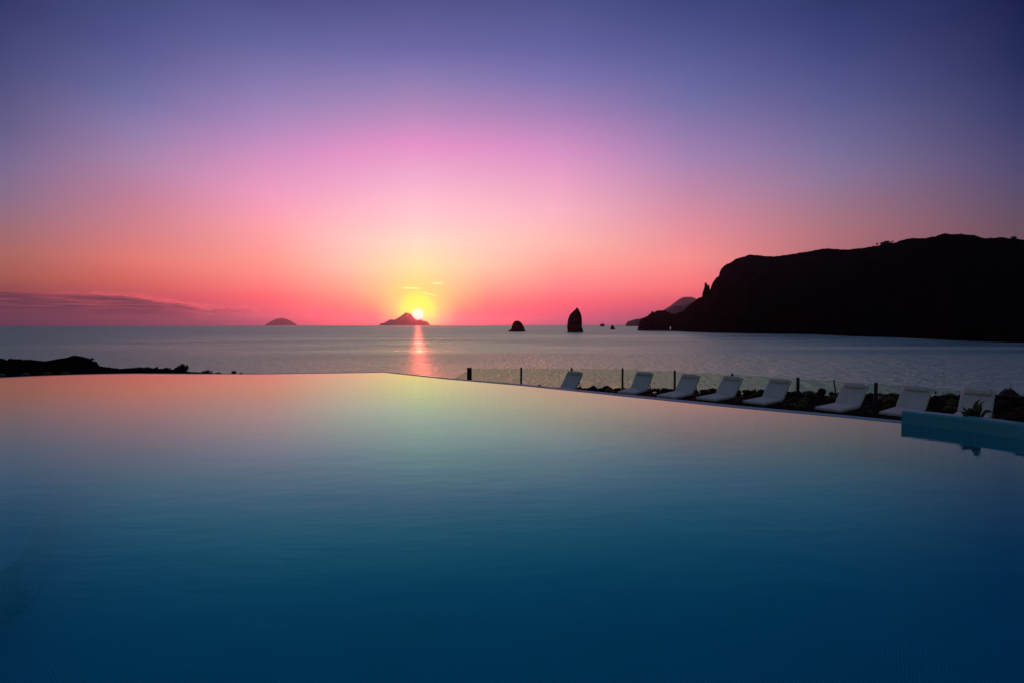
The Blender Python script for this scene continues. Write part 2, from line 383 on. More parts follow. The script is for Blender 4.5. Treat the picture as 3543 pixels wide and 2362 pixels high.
# sunken curved bench on the left
arc = [Vector(p) * PS for p in ((-8.2, 1.6, 0), (-6.7, 3.0, 0), (-6.25, 4.5, 0), (-6.45, 6.02, 0), (-7.03, 6.95, 0), (-8.2, 8.4, 0), (-9.6, 9.8, 0), (-11.35, 11.35, 0), (-13.6, 12.6, 0), (-17, 13.4, 0), (-24, 13.6, 0), (-43, 14.6, 0), (-43, 1.6, 0))]
arc2 = []
for i in range(len(arc) - 1):
    p0, p1, p2, p3 = arc[max(0, i - 1)], arc[i], arc[i + 1], arc[min(len(arc) - 1, i + 2)]
    for k in range(8 if i < 10 else 1):
        f = k / 8; arc2.append(.5 * ((2 * p1) + (p2 - p0) * f + (2 * p0 - 5 * p1 + 4 * p2 - p3) * f * f + (3 * p1 - p0 - 3 * p2 + p3) * f ** 3))
arc = arc2 + [arc[-1]]
bm = bmesh.new(); T1 = [bm.verts.new((p.x, p.y, -.41)) for p in arc]; B1 = [bm.verts.new((p.x + .10, p.y + .06, D + .004)) for p in arc]
bm.faces.new(T1)
for i in range(len(arc)):
    j = (i + 1) % len(arc); bm.faces.new((T1[i], T1[j], B1[j], B1[i]))
bmesh.ops.recalc_face_normals(bm, faces=bm.faces)
tag(link('pool_bench', bm, M['mosaic'], loc=(0, 0, WL)), kind='structure')

def offset_line(pts, d):
    out = []
    for i, p in enumerate(pts):
        a = pts[max(0, i - 1)]; b = pts[min(len(pts) - 1, i + 1)]
        t_ = (b - a).normalized(); n = Vector((-t_.y, t_.x, 0)); out.append(p + n * d)
    return out
# coping: thin rim, level with the water, then a drop
def cw(p):                                   # width of the rim grows to the right
    return interp([(-40, .16), (-13, .14), (-7, .12), (-3, .26), (4, .44), (9, .38), (11, .36)], p.x / PS) * PS
E_out = [a + (b - a) * cw(a) for a, b in zip(E_in, offset_line(E_in, 1.0))]
def lift(l, z): return [Vector((p.x, p.y, z)) for p in l]
bm = bmesh.new()
rows = [lift(E_in, -.03), lift(E_in, .006), [Vector((p.x, p.y, .012)) for p in E_out], [Vector((p.x, p.y, -1.6)) for p in E_out]]
grid(bm, rows); bmesh.ops.recalc_face_normals(bm, faces=bm.faces)
tag(link('pool_coping', bm, M['coping'], loc=(0, 0, WL)), kind='structure')

# raised mosaic wall
def wall_strip():
    inner = wall_w
    outer = [a + (b - a) * .347 for a, b in zip(inner, offset_line(inner, 1.0))]
    prof = [(0, -.92), (0, .238), (.010, .268), (.033, .282), (.314, .282), (.338, .272), (.347, .248), (.347, -.9)]
    bm = bmesh.new(); uv = bm.loops.layers.uv.new('UVMap')
    s = [0]
    for a, b in zip(inner, inner[1:]): s.append(s[-1] + (b - a).length)
    # resample for smoothness
    def at(l, q):
        for i in range(len(s) - 1):
            if q <= s[i + 1] + 1e-9:
                f = (q - s[i]) / (s[i + 1] - s[i])
                p0 = l[max(0, i - 1)]; p1 = l[i]; p2 = l[i + 1]; p3 = l[min(len(l) - 1, i + 2)]
                return .5 * ((2 * p1) + (p2 - p0) * f + (2 * p0 - 5 * p1 + 4 * p2 - p3) * f * f + (3 * p1 - p0 - 3 * p2 + p3) * f ** 3)
    N = 60; V = []; U = []
    pl = [0]
    for a, b in zip(prof, prof[1:]): pl.append(pl[-1] + math.dist(a, b))
    for k in range(N + 1):
        q = s[-1] * k / N; a = at(inner, q); b = at(outer, q); d = (b - a).normalized()
        V.append([bm.verts.new((a.x + d.x * o, a.y + d.y * o, z)) for o, z in prof]); U.append(q)
    for k in range(N):
        for i in range(len(prof) - 1):
            f = bm.faces.new((V[k][i], V[k + 1][i], V[k + 1][i + 1], V[k][i + 1]))
            for lp, (u_, v_) in zip(f.loops, ((U[k], pl[i]), (U[k + 1], pl[i]), (U[k + 1], pl[i + 1]), (U[k], pl[i + 1]))): lp[uv].uv = (u_, v_)
    for ring in (V[0], V[-1]):
        f = bm.faces.new(ring)
        for lp in f.loops:
            co = lp.vert.co; lp[uv].uv = ((co - ring[0].co).xy.length, co.z)
    bmesh.ops.recalc_face_normals(bm, faces=bm.faces)
    o = link('mosaic_wall', bm, M['mosaic_side'], loc=(0, 0, WL))
    tag(o, 'low curved wall of small blue tiles rising from the pool water', 'wall')
wall_strip()

# terrace the camera stands on, behind the pool
bm = bmesh.new(); box(bm, (-10, -7.6, .1), (60, 17, 1.0))
tag(link('terrace', bm, M['deck']), kind='structure')

# ------------------------------------------------------------------ deck and fence line
def fpost(xd, topd, z): return atY(xd * 1.5064, 0, 10), z
FP = []                                       # base x, y, ground z, top z
H9 = .912
for xd, dep, ztop, zg in ((1078, 99, .45, -.57), (1197, 98, .64, -.42), (1313, 99, .74, -.30), (1430, 100, .81, -.22), (1550, 105, .81, -.18), (1682, 112, .80, -.16), (1833, 121, .79, -.16), (2012, 133, .77, -.16), (2243, 151, .66, -.16)):
    sx = xd * 1.5064; p = atz(sx, 745.5 * 1.5064 + dep * 1.5064, ztop)
    FP.append((p, ztop, zg))
FL = [Vector((p.x, p.y, zg)) for p, z, zg in FP]
FTOP = [z for p, z, zg in FP]
FL_ext = FL + [FL[-1] + Vector((2.0, -1.1, 0)), FL[-1] + Vector((3.2, -2.6, 0)), FL[-1] + Vector((3.4, -8, 0))]
FTOP += [.60]
# deck strip
c0 = [p for p in E_out if p.x > -5.4]
def along(l, f):
    s = [0]
    for a, b in zip(l, l[1:]): s.append(s[-1] + (b - a).length)
    q = f * s[-1]
    for i in range(len(l) - 1):
        if q <= s[i + 1] + 1e-9: return l[i].lerp(l[i + 1], (q - s[i]) / (s[i + 1] - s[i]))
    return l[-1]
outerw = [a + (b - a) * .347 for a, b in zip(wall_w, offset_line(wall_w, 1.0))]
cin = [Vector((p.x, p.y, 0)) for p in c0] + outerw[1:8]
fl2 = [FL[0] + Vector((-1.5, 1.6, -.35))] + FL_ext
rows = []
for k in range(9):
    row = []
    for i in range(61):
        a = along(cin, i / 60).copy(); b_ = along(fl2, i / 60)
        a.z = min(-.13, b_.z + .0); q = a.lerp(b_ + (b_ - a).normalized() * .25, k / 8); q.z = a.z + (b_.z - a.z) * k / 8
        if k > 5: q.z -= .0
        row.append(q)
    rows.append(row)
bm = bmesh.new(); grid(bm, rows); bmesh.ops.recalc_face_normals(bm, faces=bm.faces)
tag(link('deck', bm, M['deck']), kind='structure')
def deck_z(x, y):
    return interp([(-3, -.56), (-.3, -.36), (2.3, -.22), (4.5, -.15), (6, -.14)], x)

# gutter grate: narrow pale strip at the far foot of the rim
gl_ = [a + (b - a) * (cw(a) + .02) for a, b in zip(E_in, offset_line(E_in, 1.0)) if a.x > 1]
gl2 = [a + (b - a) * (cw(a) + .06) for a, b in zip(E_in, offset_line(E_in, 1.0)) if a.x > 1]
M['steel'] = principled('steel_grate', (.45, .47, .5), .35, .1, 8, metal=.9)
bm = bmesh.new()
N = 150
for k in range(N):
    if k % 9 == 8: continue
    a = along(gl_, k / N); a2 = along(gl_, (k + .9) / N); b_ = along(gl2, k / N); b2 = along(gl2, (k + .9) / N)
    v = [bm.verts.new((p.x, p.y, WL - .03)) for p in (a, a2, b2, b_)]; vb = [bm.verts.new((p.x, p.y, WL - .09)) for p in (a, a2, b2, b_)]
    bm.faces.new(v)
    for i in range(4): bm.faces.new((v[i], v[(i + 1) % 4], vb[(i + 1) % 4], vb[i]))
bmesh.ops.recalc_face_normals(bm, faces=bm.faces)
tag(link('drain_grate', bm, M['steel']), 'thin slotted metal overflow grate running along the far foot of the pool rim', 'drain grate')

# fence
fence = empty('glass_fence', FL[3])
tag(fence, 'frameless green glass balustrade with slim brown posts behind the loungers', 'fence')
def rel(p): return Vector(p) - Vector(FL[3])
for i, p in enumerate(FL):
    FH = FTOP[i] - p.z; q = rel(p); wd = .20 if i == 0 else (.075 if i < 6 else .095)
    bm = bmesh.new(); dr = (FL[min(i + 1, 8)] - FL[max(i - 1, 0)]).xy; an = math.atan2(dr.y, dr.x)
    rt = Matrix.Rotation(an, 3, 'Z')
    if i == 0:
        box(bm, q + Vector((-.07, 0, FH / 2 - .1)), (.075, .07, FH + .25), rt, .006); box(bm, q + Vector((.07, 0, FH / 2 - .1)), (.075, .07, FH + .25), rt, .006)
        box(bm, q + Vector((0, 0, FH / 2 - .1)), (.08, .03, FH + .2), rt)
    else:
        box(bm, q + Vector((0, 0, FH / 2 - .1)), (wd, .06, FH + .22), rt, .006)
    link('post', bm, M['post'], fence)
def pane(a, b, za, zb, zb0=None):
    bm = bmesh.new(); d = (b - a); d.z = 0; u = d.normalized(); n = Vector((-u.y, u.x, 0)) * .006
    a1 = a + u * .04; b1 = b - u * .04
    P = []
    for s_ in (-1, 1):
        P.append([bm.verts.new(p) for p in (a1 + n * s_ + Vector((0, 0, .04)), b1 + n * s_ + Vector((0, 0, .04)), Vector((b1.x, b1.y, zb)) + n * s_, Vector((a1.x, a1.y, za)) + n * s_)])
    bm.faces.new(P[0][::-1]); bm.faces.new(P[1])
    for i in range(4): bm.faces.new((P[0][i], P[0][(i + 1) % 4], P[1][(i + 1) % 4], P[1][i]))
    bmesh.ops.recalc_face_normals(bm, faces=bm.faces)
    link('glass_panel', bm, M['glass'], fence)
for i in range(8):
    a, b_ = rel(FL[i]), rel(FL[i + 1]); pane(a, b_, FTOP[i] - FL[3].z - .03, FTOP[i + 1] - FL[3].z - .03)
a, b_ = rel(FL[8]), rel(FL_ext[9]); pane(a, b_, FTOP[8] - FL[3].z - .03, FTOP[9] - FL[3].z - .03)
# sloping end panel running down behind the double post
p_end = atY(1575, 1308, FL[0].y + 1.6)
a = rel(FL[0]); e_ = rel((p_end.x, p_end.y, p_end.z - .5)); pane(e_, a, e_.z + .52, FTOP[0] - FL[3].z - .10)

# ------------------------------------------------------------------ loungers
Wd, Lf, Lb, TH, HS = .688, 1.315, .8285, R(42.95), .33
def rbox_cushion(L, Wc, T, puff=.012):
    bm = bmesh.new(); nx, ny = 14, 8
    box(bm, (0, 0, 0), (L, Wc, T), bev=.024, seg=4)
    bmesh.ops.subdivide_edges(bm, edges=[e for e in bm.edges if e.calc_length() > .2], cuts=7, use_grid_fill=True)
    for v in bm.verts:
        k = max(0, 1 - (2 * v.co.x / L) ** 4) * max(0, 1 - (2 * v.co.y / Wc) ** 4)
        v.co.z += (puff if v.co.z > 0 else -puff * .3) * k + .003 * nz(v.co.x * 6, v.co.y * 6, v.co.z * 3, 2)
        if abs(v.co.y) > Wc * .45: v.co.y += .004 * nz(v.co.x * 9, v.co.z * 9, 4, 2)
    return bm
def make_lounger():
    root = empty('sun_lounger', (0, 0, 0))
    T = .085
    bm = rbox_cushion(Lf, Wd, T); link('seat_cushion', bm, M['fabric'], root, True, (-Lf / 2, 0, HS - T / 2))
    # backrest: local frame rotates about the hinge
    ct, st = math.cos(TH), math.sin(TH)
    up = Vector((-st, 0, ct)); al = Vector((ct, 0, st))
    def place(o, a, n):
        p = Vector((0, 0, HS)) + al * a + up * n
        o.location = p; o.rotation_euler = (0, -TH, 0)
    bm = rbox_cushion(Lb, Wd, T); o = link('back_cushion', bm, M['fabric'], root, True); place(o, Lb / 2, -T / 2)
    # headrest pillow
    bm = bmesh.new()
    box(bm, (0, 0, 0), (.155, Wd * .83, .085), bev=.038, seg=5)
    for v in bm.verts: v.co.z += .004 * nz(v.co.y * 7, v.co.x * 7, 0, 2)
    o = link('headrest', bm, M['pillow'], root, True); place(o, Lb - .115, .050)
    st_ = bmesh.new()
    for s_ in (-1, 1): box(st_, (0, s_ * Wd * .25, 0), (.012, .03, .004))
    # wooden base
    fz = HS - T - .045
    bm = bmesh.new(); e = .72
    for s_ in (-1, 1): box(bm, ((e - Lf) / 2, s_ * (Wd / 2 - .025), fz), (Lf + e, .032, .085), bev=.004)
    box(bm, (-Lf + .016, 0, fz), (.032, Wd - .084, .085)); box(bm, (e - .016, 0, fz), (.032, Wd - .084, .085)); box(bm, (-.3, 0, fz), (.03, Wd - .084, .06))
    link('base_frame', bm, M['wood'], root)
    bm = bmesh.new()
    for k in range(13): box(bm, (-Lf + .09 + k * .098, 0, fz + .034), (.07, Wd - .088, .016))
    link('slat_deck', bm, M['wood'], root)
    for x_ in (-Lf + .10, e - .10):
        for s_ in (-1, 1):
            bm = bmesh.new(); box(bm, (0, 0, 0), (.07, .045, fz + .02), bev=.004)
            link('leg', bm, M['wood'], root, loc=(x_, s_ * (Wd / 2 - .066), (fz + .02) / 2))
    bm = bmesh.new()
    for s_ in (-1, 1): box(bm, (0, s_ * (Wd / 2 - .05), 0), (Lb, .03, .05), bev=.003)
    for k in range(8): box(bm, (-Lb / 2 + .06 + k * .1, 0, .012), (.07, Wd - .14, .016))
    o = link('backrest_frame', bm, M['wood'], root); place(o, Lb / 2 + .0, -T - .026)
    # props
    for s_ in (-1, 1):
        A = Vector((0, s_ * (Wd / 2 - .11), HS)) + al * (Lb * .62) + up * (-T - .05); B_ = Vector((.66, s_ * (Wd / 2 - .11), fz + .02))
        bm = bmesh.new(); d = (B_ - A); box(bm, (A + B_) / 2, (d.length, .024, .034), Matrix.Rotation(-math.atan2(d.z, d.x), 3, 'Y')); link('prop', bm, M['wood'], root)
    return root
proto = make_lounger()
spots = [(2.215, 19.121, 54.7, -.20), (4.944, 18.737, 55.0, -.185), (6.168, 17.346, 45.2, -.14), (7.366, 16.687, 40.5, -.135), (8.689, 16.086, 38.6, -.165), (10.242, 14.712, 35.0, -.152), (11.475, 13.871, 36.0, -.138), (12.531, 13.04, 39.8, -.13)]
names = ['lone farthest white lounger, its seat half hidden by the pool rim',
 'white lounger just right of the gap after the lone farthest one',
 'white lounger just right of the post with the little gap, third farthest away',
 'white lounger with only a post tip peeking above the right of its headrest',
 'white lounger just left of the post with three small cacti beside it',
 'white lounger between the two tall near fence posts',
 'white lounger whose seat is cut off by the left end of the blue wall',
 'white lounger behind the blue tiled wall with an agave in front of its backrest']
for i, (x, y, a, z) in enumerate(spots):
    o = proto if i == 0 else dup(proto)
    if i == 0:
        p = Vector((x, y, 0)); k = 1.0
    o.location = (x, y, z); o.rotation_euler = (0, 0, R(a))
    tag(o, names[i], 'sun lounger', 'white sun loungers lined up beside the pool')

# ------------------------------------------------------------------ garden behind the fence
row_px = [(1985, 1339, 20.2), (2100, 1342, 20.3), (2300, 1344, 20.0), (2550, 1349, 19.4), (2800, 1353, 18.7), (3000, 1359, 18.0), (3200, 1364, 17.2), (3400, 1367, 16.4), (3600, 1370, 15.6), (3900, 1378, 14.0)]
ROW = [atY(*q) for q in row_px]
back_l = [p + Vector((1.2, 2.6, -1.2)) for p in ROW]
fl3 = [p + Vector((.12, .12, .0)) for p in FL_ext[2:]]
rows = []
for k in range(17):
    row = []
    for i in range(81):
        a = along(fl3, i / 80); b_ = along(ROW, i / 80) + Vector((0, 0, -.12)); cc = along(back_l, i / 80)
        if k <= 12:
            f = k / 12; q = a.lerp(b_, f); q.z += .05 * nz(q.x, q.y, 0, 4, 1.3) * min(1, f * 5) - .02
        else: q = b_.lerp(cc, (k - 12) / 4)
        row.append(q)
    rows.append(row)
bm = bmesh.new(); grid(bm, rows); bmesh.ops.recalc_face_normals(bm, faces=bm.faces)
tag(link('garden_bed', bm, M['gravel'], smooth=True), kind='structure')
def garden_z(x, y):
    best = min(((r_[i].xy - Vector((x, y))).length, r_[i].z) for r_ in rows for i in range(81))
    return best[1]

def stone_mesh(seed, flat=.8):
    rnd = random.Random(seed); bm = bmesh.new(); bmesh.ops.create_icosphere(bm, subdivisions=3, radius=1)
    off = rnd.random() * 50; st = (rnd.uniform(.85, 1.2), rnd.uniform(.8, 1.05), rnd.uniform(.65, .95) * flat / .8)
    for v in bm.verts:
        d = v.co.normalized(); r_ = 1 + .22 * nz(d.x + off, d.y, d.z, 3, 1.1) + .05 * nz(d.x * 4 + off, d.y * 4, d.z * 4, 2)
        v.co = Vector((d.x * st[0], d.y * st[1], d.z * st[2])) * r_
    me = bpy.data.meshes.new('lava_stone'); bm.to_mesh(me); bm.free(); me.materials.append(M['lava'])
    me.polygons.foreach_set('use_smooth', [True] * len(me.polygons)); return me
SM = [stone_mesh(k) for k in range(9)]
def stone(p, r_, label, grp, rz=None):
    o = bpy.data.objects.new('lava_stone', random.choice(SM)); COL.objects.link(o)
    o.location = p; o.scale = (r_, r_, r_); o.rotation_euler = (random.uniform(-.3, .3), random.uniform(-.3, .3), random.uniform(0, 6.3) if rz is None else rz)
    tag(o, label, 'stone', grp); return o
q = 0.0; L_ = sum((b - a).length for a, b in zip(ROW, ROW[1:]))
while q < L_ * .93:
    r_ = random.choice((.09, .10, .12, .14, .16, .11)); p = along(ROW, q / L_)
    stone((p.x + random.uniform(-.06, .06), p.y + random.uniform(-.08, .08), p.z - r_ * .75 + random.uniform(-.02, .03)), r_, 'dark rounded lava stone in the row along the seaward edge of the garden', 'lava stones edging the garden')
    if random.random() < .55:
        stone((p.x - .12 + random.uniform(-.1, .1), p.y - .28 + random.uniform(-.1, .1), p.z - .2), r_ * .9, 'dark rounded lava stone lying just inside the garden edging row', 'lava stones inside the edging row')
    q += r_ * 1.4
def stone_px(x, y, r_, Y, label):
    p = atY(x, y, Y); return stone(p, r_, label, None)
stone_px(2843, 1351, .14, 18.3, 'largest tilted lava stone on the edging row, left of the forked dry stalk')
stone_px(3487, 1362, .24, 15.6, 'big rounded boulder at the right end of the edging row by the thin stalk')
stone_px(2050, 1345, .19, 19.6, 'dark boulder beside the foot of the farthest lounger, left of the second one')
stone_px(2095, 1343, .17, 20.0, 'dark boulder touching the left side of the second lounger')
for k, (x, y, r_) in enumerate(((3330, 1392, .16), (3470, 1395, .2))):
    p = atz(x, y, .02); stone((p.x, p.y, .0), r_, ['dim stone in the gravel right of the last lounger', 'wide dim stone in the gravel below the big boulder'][k], None)

# barrel cacti
def cactus_mesh(kind, seed):
    bm = bmesh.new(); nr = 22; seg = nr * 4; rows_ = 14
    rnd = random.Random(seed)
    V = []
    for j in range(rows_ + 1):
        th = math.pi * (.08 + .80 * j / rows_)
        ring = []
        for k in range(seg):
            a = 2 * math.pi * k / seg; rib = 1 + .055 * math.cos(a * nr)
            rr = math.sin(th) * rib; z = math.cos(th) * .86 + .62
            ring.append(bm.verts.new((rr * math.cos(a), rr * math.sin(a), z)))
        V.append(ring)
    for A, B_ in zip(V, V[1:]):
        for k in range(seg): bm.faces.new((A[k], A[(k + 1) % seg], B_[(k + 1) % seg], B_[k]))
    bm.faces.new(V[0]); bmesh.ops.recalc_face_normals(bm, faces=bm.faces)
    body = bpy.data.meshes.new('body'); bm.to_mesh(body); bm.free(); body.materials.append(M['cactus'])
    body.polygons.foreach_set('use_smooth', [True] * len(body.polygons))
    bm = bmesh.new()
    for k in range(nr):
        for j in range(15):
            th = math.pi * (.03 + .52 * j / 15); a = 2 * math.pi * (k + .0) / nr
            b0 = Vector((math.sin(th) * math.cos(a) * 1.05, math.sin(th) * math.sin(a) * 1.05, math.cos(th) * .88 + .62))
            nrm = (b0 - Vector((0, 0, .62))).normalized()
            for s_ in range(9):
                d = (nrm + Vector((rnd.uniform(-1, 1), rnd.uniform(-1, 1), rnd.uniform(-.6, 1))) * .8).normalized() * .20
                u = d.cross(Vector((rnd.random(), rnd.random(), rnd.random()))).normalized() * .015
                bm.faces.new([bm.verts.new(b0 - u), bm.verts.new(b0 + u), bm.verts.new(b0 + d)])
    sp = bpy.data.meshes.new('spines'); bm.to_mesh(sp); bm.free(); sp.materials.append(M['spine'])
    return body, sp
CM = [cactus_mesh(0, k) for k in range(2)]
def cactus(x, ybot, dpx, z, label, grp='golden barrel cacti in the gravel garden'):
    p = atz(x, ybot, z); r_ = dpx / 2 / F * p.y * .93
    root = empty('barrel_cactus', (p.x, p.y, z - r_ * .05)); tag(root, label, 'cactus', grp)
    bd, sp = random.choice(CM); rz = random.uniform(0, 6)
    for n_, me in (('body', bd), ('spines', sp)):
        o = bpy.data.objects.new(n_, me); COL.objects.link(o); o.parent = root; o.scale = (r_, r_, r_); o.rotation_euler = (0, 0, rz)
Z2 = lambda x, y: (2800 + .3159 * x, 1240 + .3159 * y)
Z1 = lambda x, y: (2100 + .3401 * x, 1240 + .3401 * y)
cac = [(Z1(1515, 405), 26, 'low spiny cactus just left of where the fifth lounger seat meets its backrest'),
 (Z1(1570, 372), 29, 'round cactus peeking out left of the fifth lounger headrest side'),
 (Z1(1085, 372), 34, 'dark round cactus left of the fourth lounger backrest'),
 (Z1(2020, 445), 25, 'backmost of the three small cacti right of the seventh fence post'),
 (Z1(1995, 482), 29, 'middle of the three small cacti right of the seventh fence post'),
 (Z1(1975, 512), 25, 'front of the three small cacti right of the seventh fence post'),
 (Z1(2068, 398), 34, 'dark round cactus near the edging stones, right of the three small cacti'),
 (Z1(2292, 455), 36, 'dark round cactus touching the left side of the sixth lounger backrest'),
 (Z2(312, 425), 20, 'small cactus half hidden behind the sixth lounger backrest below the forked stalk'),
 (Z2(885, 500), 36, 'larger cactus left of the seventh lounger, middle one of three in line'),
 (Z2(908, 435), 27, 'smaller cactus left of the seventh lounger, backmost of three in line'),
 (Z2(870, 565), 30, 'cactus nearest the seat of the seventh lounger, frontmost of three in line'),
 (Z2(1545, 462), 37, 'backmost and largest cactus in the column between the last two loungers'),
 (Z2(1562, 512), 31, 'second cactus from the back in the column between the last two loungers'),
 (Z2(1556, 535), 25, 'third and smallest cactus in the column between the last two loungers'),
 (Z2(1550, 595), 36, 'front cactus just behind the blue tiled wall between the last two loungers'),
 (Z2(2250, 440), 30, 'backmost cactus right of the thin bare stalk'),
 (Z2(2262, 505), 38, 'dark cactus right of the thin bare stalk, in front of another'),
 (Z2(430, 372), 0, '')]
for (x, y), d, lb in cac:
    if d: cactus(x, y, d, -.09, lb)
cactus(2106, 1360, 24, -.12, 'low pale cactus between the farthest lounger and the second one')
# rocks/cacti domes beyond the left rim
for x, yb, d, lb in ((590 * .3827, 1298, 19, 'round dome cactus showing above the pool rim under the right end of the black outcrop'),
                     (430 * .3827, 1300, 21, 'dim dome cactus above the pool rim left of its brighter neighbour'),
                     (232 * .3827, 1303, 20, 'dim dome cactus above the left pool rim, second from the frame edge'),
                     (12 * .3827, 1306, 20, 'dim dome cactus cut by the left edge of the frame')):
    p = atY(x, yb, 28.2)
    cactus(x, yb, d, p.z, lb, 'dome cacti beyond the left pool rim')

# forked dry stalk and thin stalk
def stalk(name, pts_list, rads, label):
    bm = bmesh.new(); base = pts_list[0][0]
    for pts, rr in zip(pts_list, rads): tube(bm, [p - base for p in pts], rr, 6)
    o = link(name, bm, M['stem'], loc=base); tag(o, label, 'dry stalk')
def P2(x, y, Y): return atY(*Z2(x, y), Y)
Yk = 16.6
stalk('dry_stalk', [[P2(290, 430, Yk), P2(285, 340, Yk), P2(272, 262, Yk), P2(264, 232, Yk)], [P2(274, 268, Yk), P2(276, 250, Yk), P2(281, 230, Yk)]], [[.03, .024, .022, .014], [.012, .011, .008]], 'dark dry stalk with forked tip behind the sixth lounger')
Yk = 13.6
stalk('dry_stalk', [[P2(2206, 560, Yk), P2(2205, 400, Yk), P2(2207, 264, Yk)], [P2(2205, 370, Yk), P2(2225, 345, Yk), P2(2237, 326, Yk)], [P2(2205, 330, Yk), P2(2190, 318, Yk), P2(2182, 308, Yk)]], [[.013, .011, .004], [.007, .006, .004], [.006, .005, .003]], 'thin upright bare stalk with a side twig right of the last lounger')

# small tufts on the edging row
def tuft(p, h, n, label, mat='leaf', name='grass_tuft', cat='plant', spread=.5, wid=.012):
    bm = bmesh.new()
    for k in range(n):
        a = random.uniform(0, 6.28); t_ = random.uniform(0, spread); hh_ = h * random.uniform(.6, 1)
        d = Vector((math.cos(a) * t_, math.sin(a) * t_, 1)).normalized() * hh_; u = Vector((-math.sin(a), math.cos(a), 0)) * wid
        b0 = Vector((math.cos(a), math.sin(a), 0)) * h * .12 * random.random(); md = b0 + d * .55 + Vector((0, 0, h * .05))
        v = [bm.verts.new(x_) for x_ in (b0 - u, b0 + u, md + u * .8, b0 + d, md - u * .8)]; bm.faces.new(v)
    o = link(name, bm, M[mat], loc=p); tag(o, label, cat)
tuft(atY(2612, 1352, 19.2) + Vector((0, 0, -.03)), .16, 22, 'spiky dark grass tuft on the edging stones left of the fifth lounger headrest')
tuft(atY(2455, 1347, 19.6) + Vector((0, 0, -.03)), .13, 16, 'small grass tuft on the edging stones left of the fourth lounger')
tuft(atY(3237, 1360, 17.0) + Vector((0, 0, -.02)), .16, 14, 'small dark tuft on the edging stones right of the seventh lounger headrest')
tuft(atY(3560, 1370, 15.6) + Vector((0, 0, -.05)), .2, 30, 'low spiky tuft on the edging stones at the right frame edge')

# agave in front of the last lounger
ag = empty('agave', (9.62, 10.05, .30)); tag(ag, 'yellow green agave with long curling leaf tips behind the blue tiled wall', 'plant')
px_a = [  # leaf spine as offsets in photo px of zoom2, root to tip, width metres
 ([(1800, 640), (1760, 600), (1710, 560), (1672, 522)], .085, -.05),
 ([(1800, 645), (1740, 612), (1700, 590), (1650, 568)], .095, .05),
 ([(1815, 640), (1790, 590), (1765, 558), (1735, 540)], .15, .0),
 ([(1830, 640), (1828, 590), (1815, 555), (1800, 535)], .12, -.1),
 ([(1840, 640), (1822, 560), (1828, 490), (1872, 440)], .13, .06),
 ([(1850, 640), (1850, 570), (1856, 520), (1880, 480)], .085, -.12),
 ([(1870, 640), (1880, 560), (1878, 505), (1905, 470), (1958, 457)], .045, .02),
 ([(1890, 650), (1908, 600), (1940, 570), (1985, 575), (2010, 600)], .07, .1),
 ([(1905, 655), (1912, 605), (1950, 582), (1985, 595)], .05, -.05),
 ([(1780, 650), (1720, 630), (1690, 600), (1665, 590)], .08, -.15)]
for pts, wd, dy in px_a:
    P = [atY(*Z2(x, y), (12.0 + dy) * PS) for x, y in pts]; P[0] = P[0] * .4 + Vector((9.62, 10.05, .34)) * .6
    Q = []                                # smooth
    n = 4
    for i in range(len(P) - 1):
        p0, p1, p2, p3 = P[max(0, i - 1)], P[i], P[i + 1], P[min(len(P) - 1, i + 2)]
        for k in range(n):
            f = k / n; Q.append(.5 * ((2 * p1) + (p2 - p0) * f + (2 * p0 - 5 * p1 + 4 * p2 - p3) * f * f + (3 * p1 - p0 - 3 * p2 + p3) * f ** 3))
    Q.append(P[-1]); bm = bmesh.new(); rr = []
    for i, q_ in enumerate(Q):
        f = i / (len(Q) - 1); d = (Q[min(i + 1, len(Q) - 1)] - Q[max(0, i - 1)]).normalized()
        u = d.cross(Vector((.25, 1, .1))).normalized(); nn = u.cross(d)
        ww = wd * PS / 2 * max(.09, (math.sin(math.pi * min(1, .3 + f * .75)) ** .8) if f < .85 else .28 * (1 - f) / .15 + .03)
        q0 = q_ - ag.location
        rr.append([q0 - u * ww, q0 + nn * ww * .35, q0 + u * ww, q0 - nn * ww * .12 + nn * -.004, q0 - u * ww])
    V = [[bm.verts.new(p) for p in r_[:4]] for r_ in rr]
    for A, B_ in zip(V, V[1:]):
        for k in range(4): bm.faces.new((A[k], A[(k + 1) % 4], B_[(k + 1) % 4], B_[k]))
    bm.faces.new(V[0]); bm.faces.new(V[-1]); bmesh.ops.recalc_face_normals(bm, faces=bm.faces)
    link('leaf', bm, M['agave'], ag, True)

# shaggy mound of dry grass at the right frame edge
mo = empty('dry_grass_mound', (10.95, 9.45, .30)); tag(mo, 'shaggy brown mound of dry grass behind the tiled wall at the right frame edge', 'dry grass')
bm = bmesh.new(); rnd = random.Random(3)
bmesh.ops.create_icosphere(bm, subdivisions=4, radius=1)
for v in bm.verts:
    d = v.co.normalized(); k = 1 + .12 * nz(d.x, d.y, d.z, 3, 2)
    v.co = Vector((d.x * 1.15 * k, d.y * .62 * k, max(-.05, d.z) * .76 * k))
link('core', bm, M['stem'], mo, True)
bm = bmesh.new()
for k in range(2600):
    a = rnd.uniform(0, 6.28); b0 = rnd.random(); zz = math.sqrt(b0); rr_ = math.sqrt(1 - zz * zz)
    p = Vector((rr_ * math.cos(a) * 1.15, rr_ * math.sin(a) * .62, zz * .76)) * .99
    d = Vector((math.cos(a) * 1.2 + rnd.uniform(-.5, .5), math.sin(a) * .8 + rnd.uniform(-.5, .5), -.35 + rnd.uniform(-.25, .4))).normalized() * rnd.uniform(.12, .26)
    u = d.cross(Vector((0, 0, 1))).normalized() * .006
    q1 = p + d * .5 + Vector((0, 0, .03)); q2 = p + d
    bm.faces.new([bm.verts.new(x_) for x_ in (p - u, p + u, q1 + u, q2, q1 - u)])
link('blades', bm, M['straw'], mo)

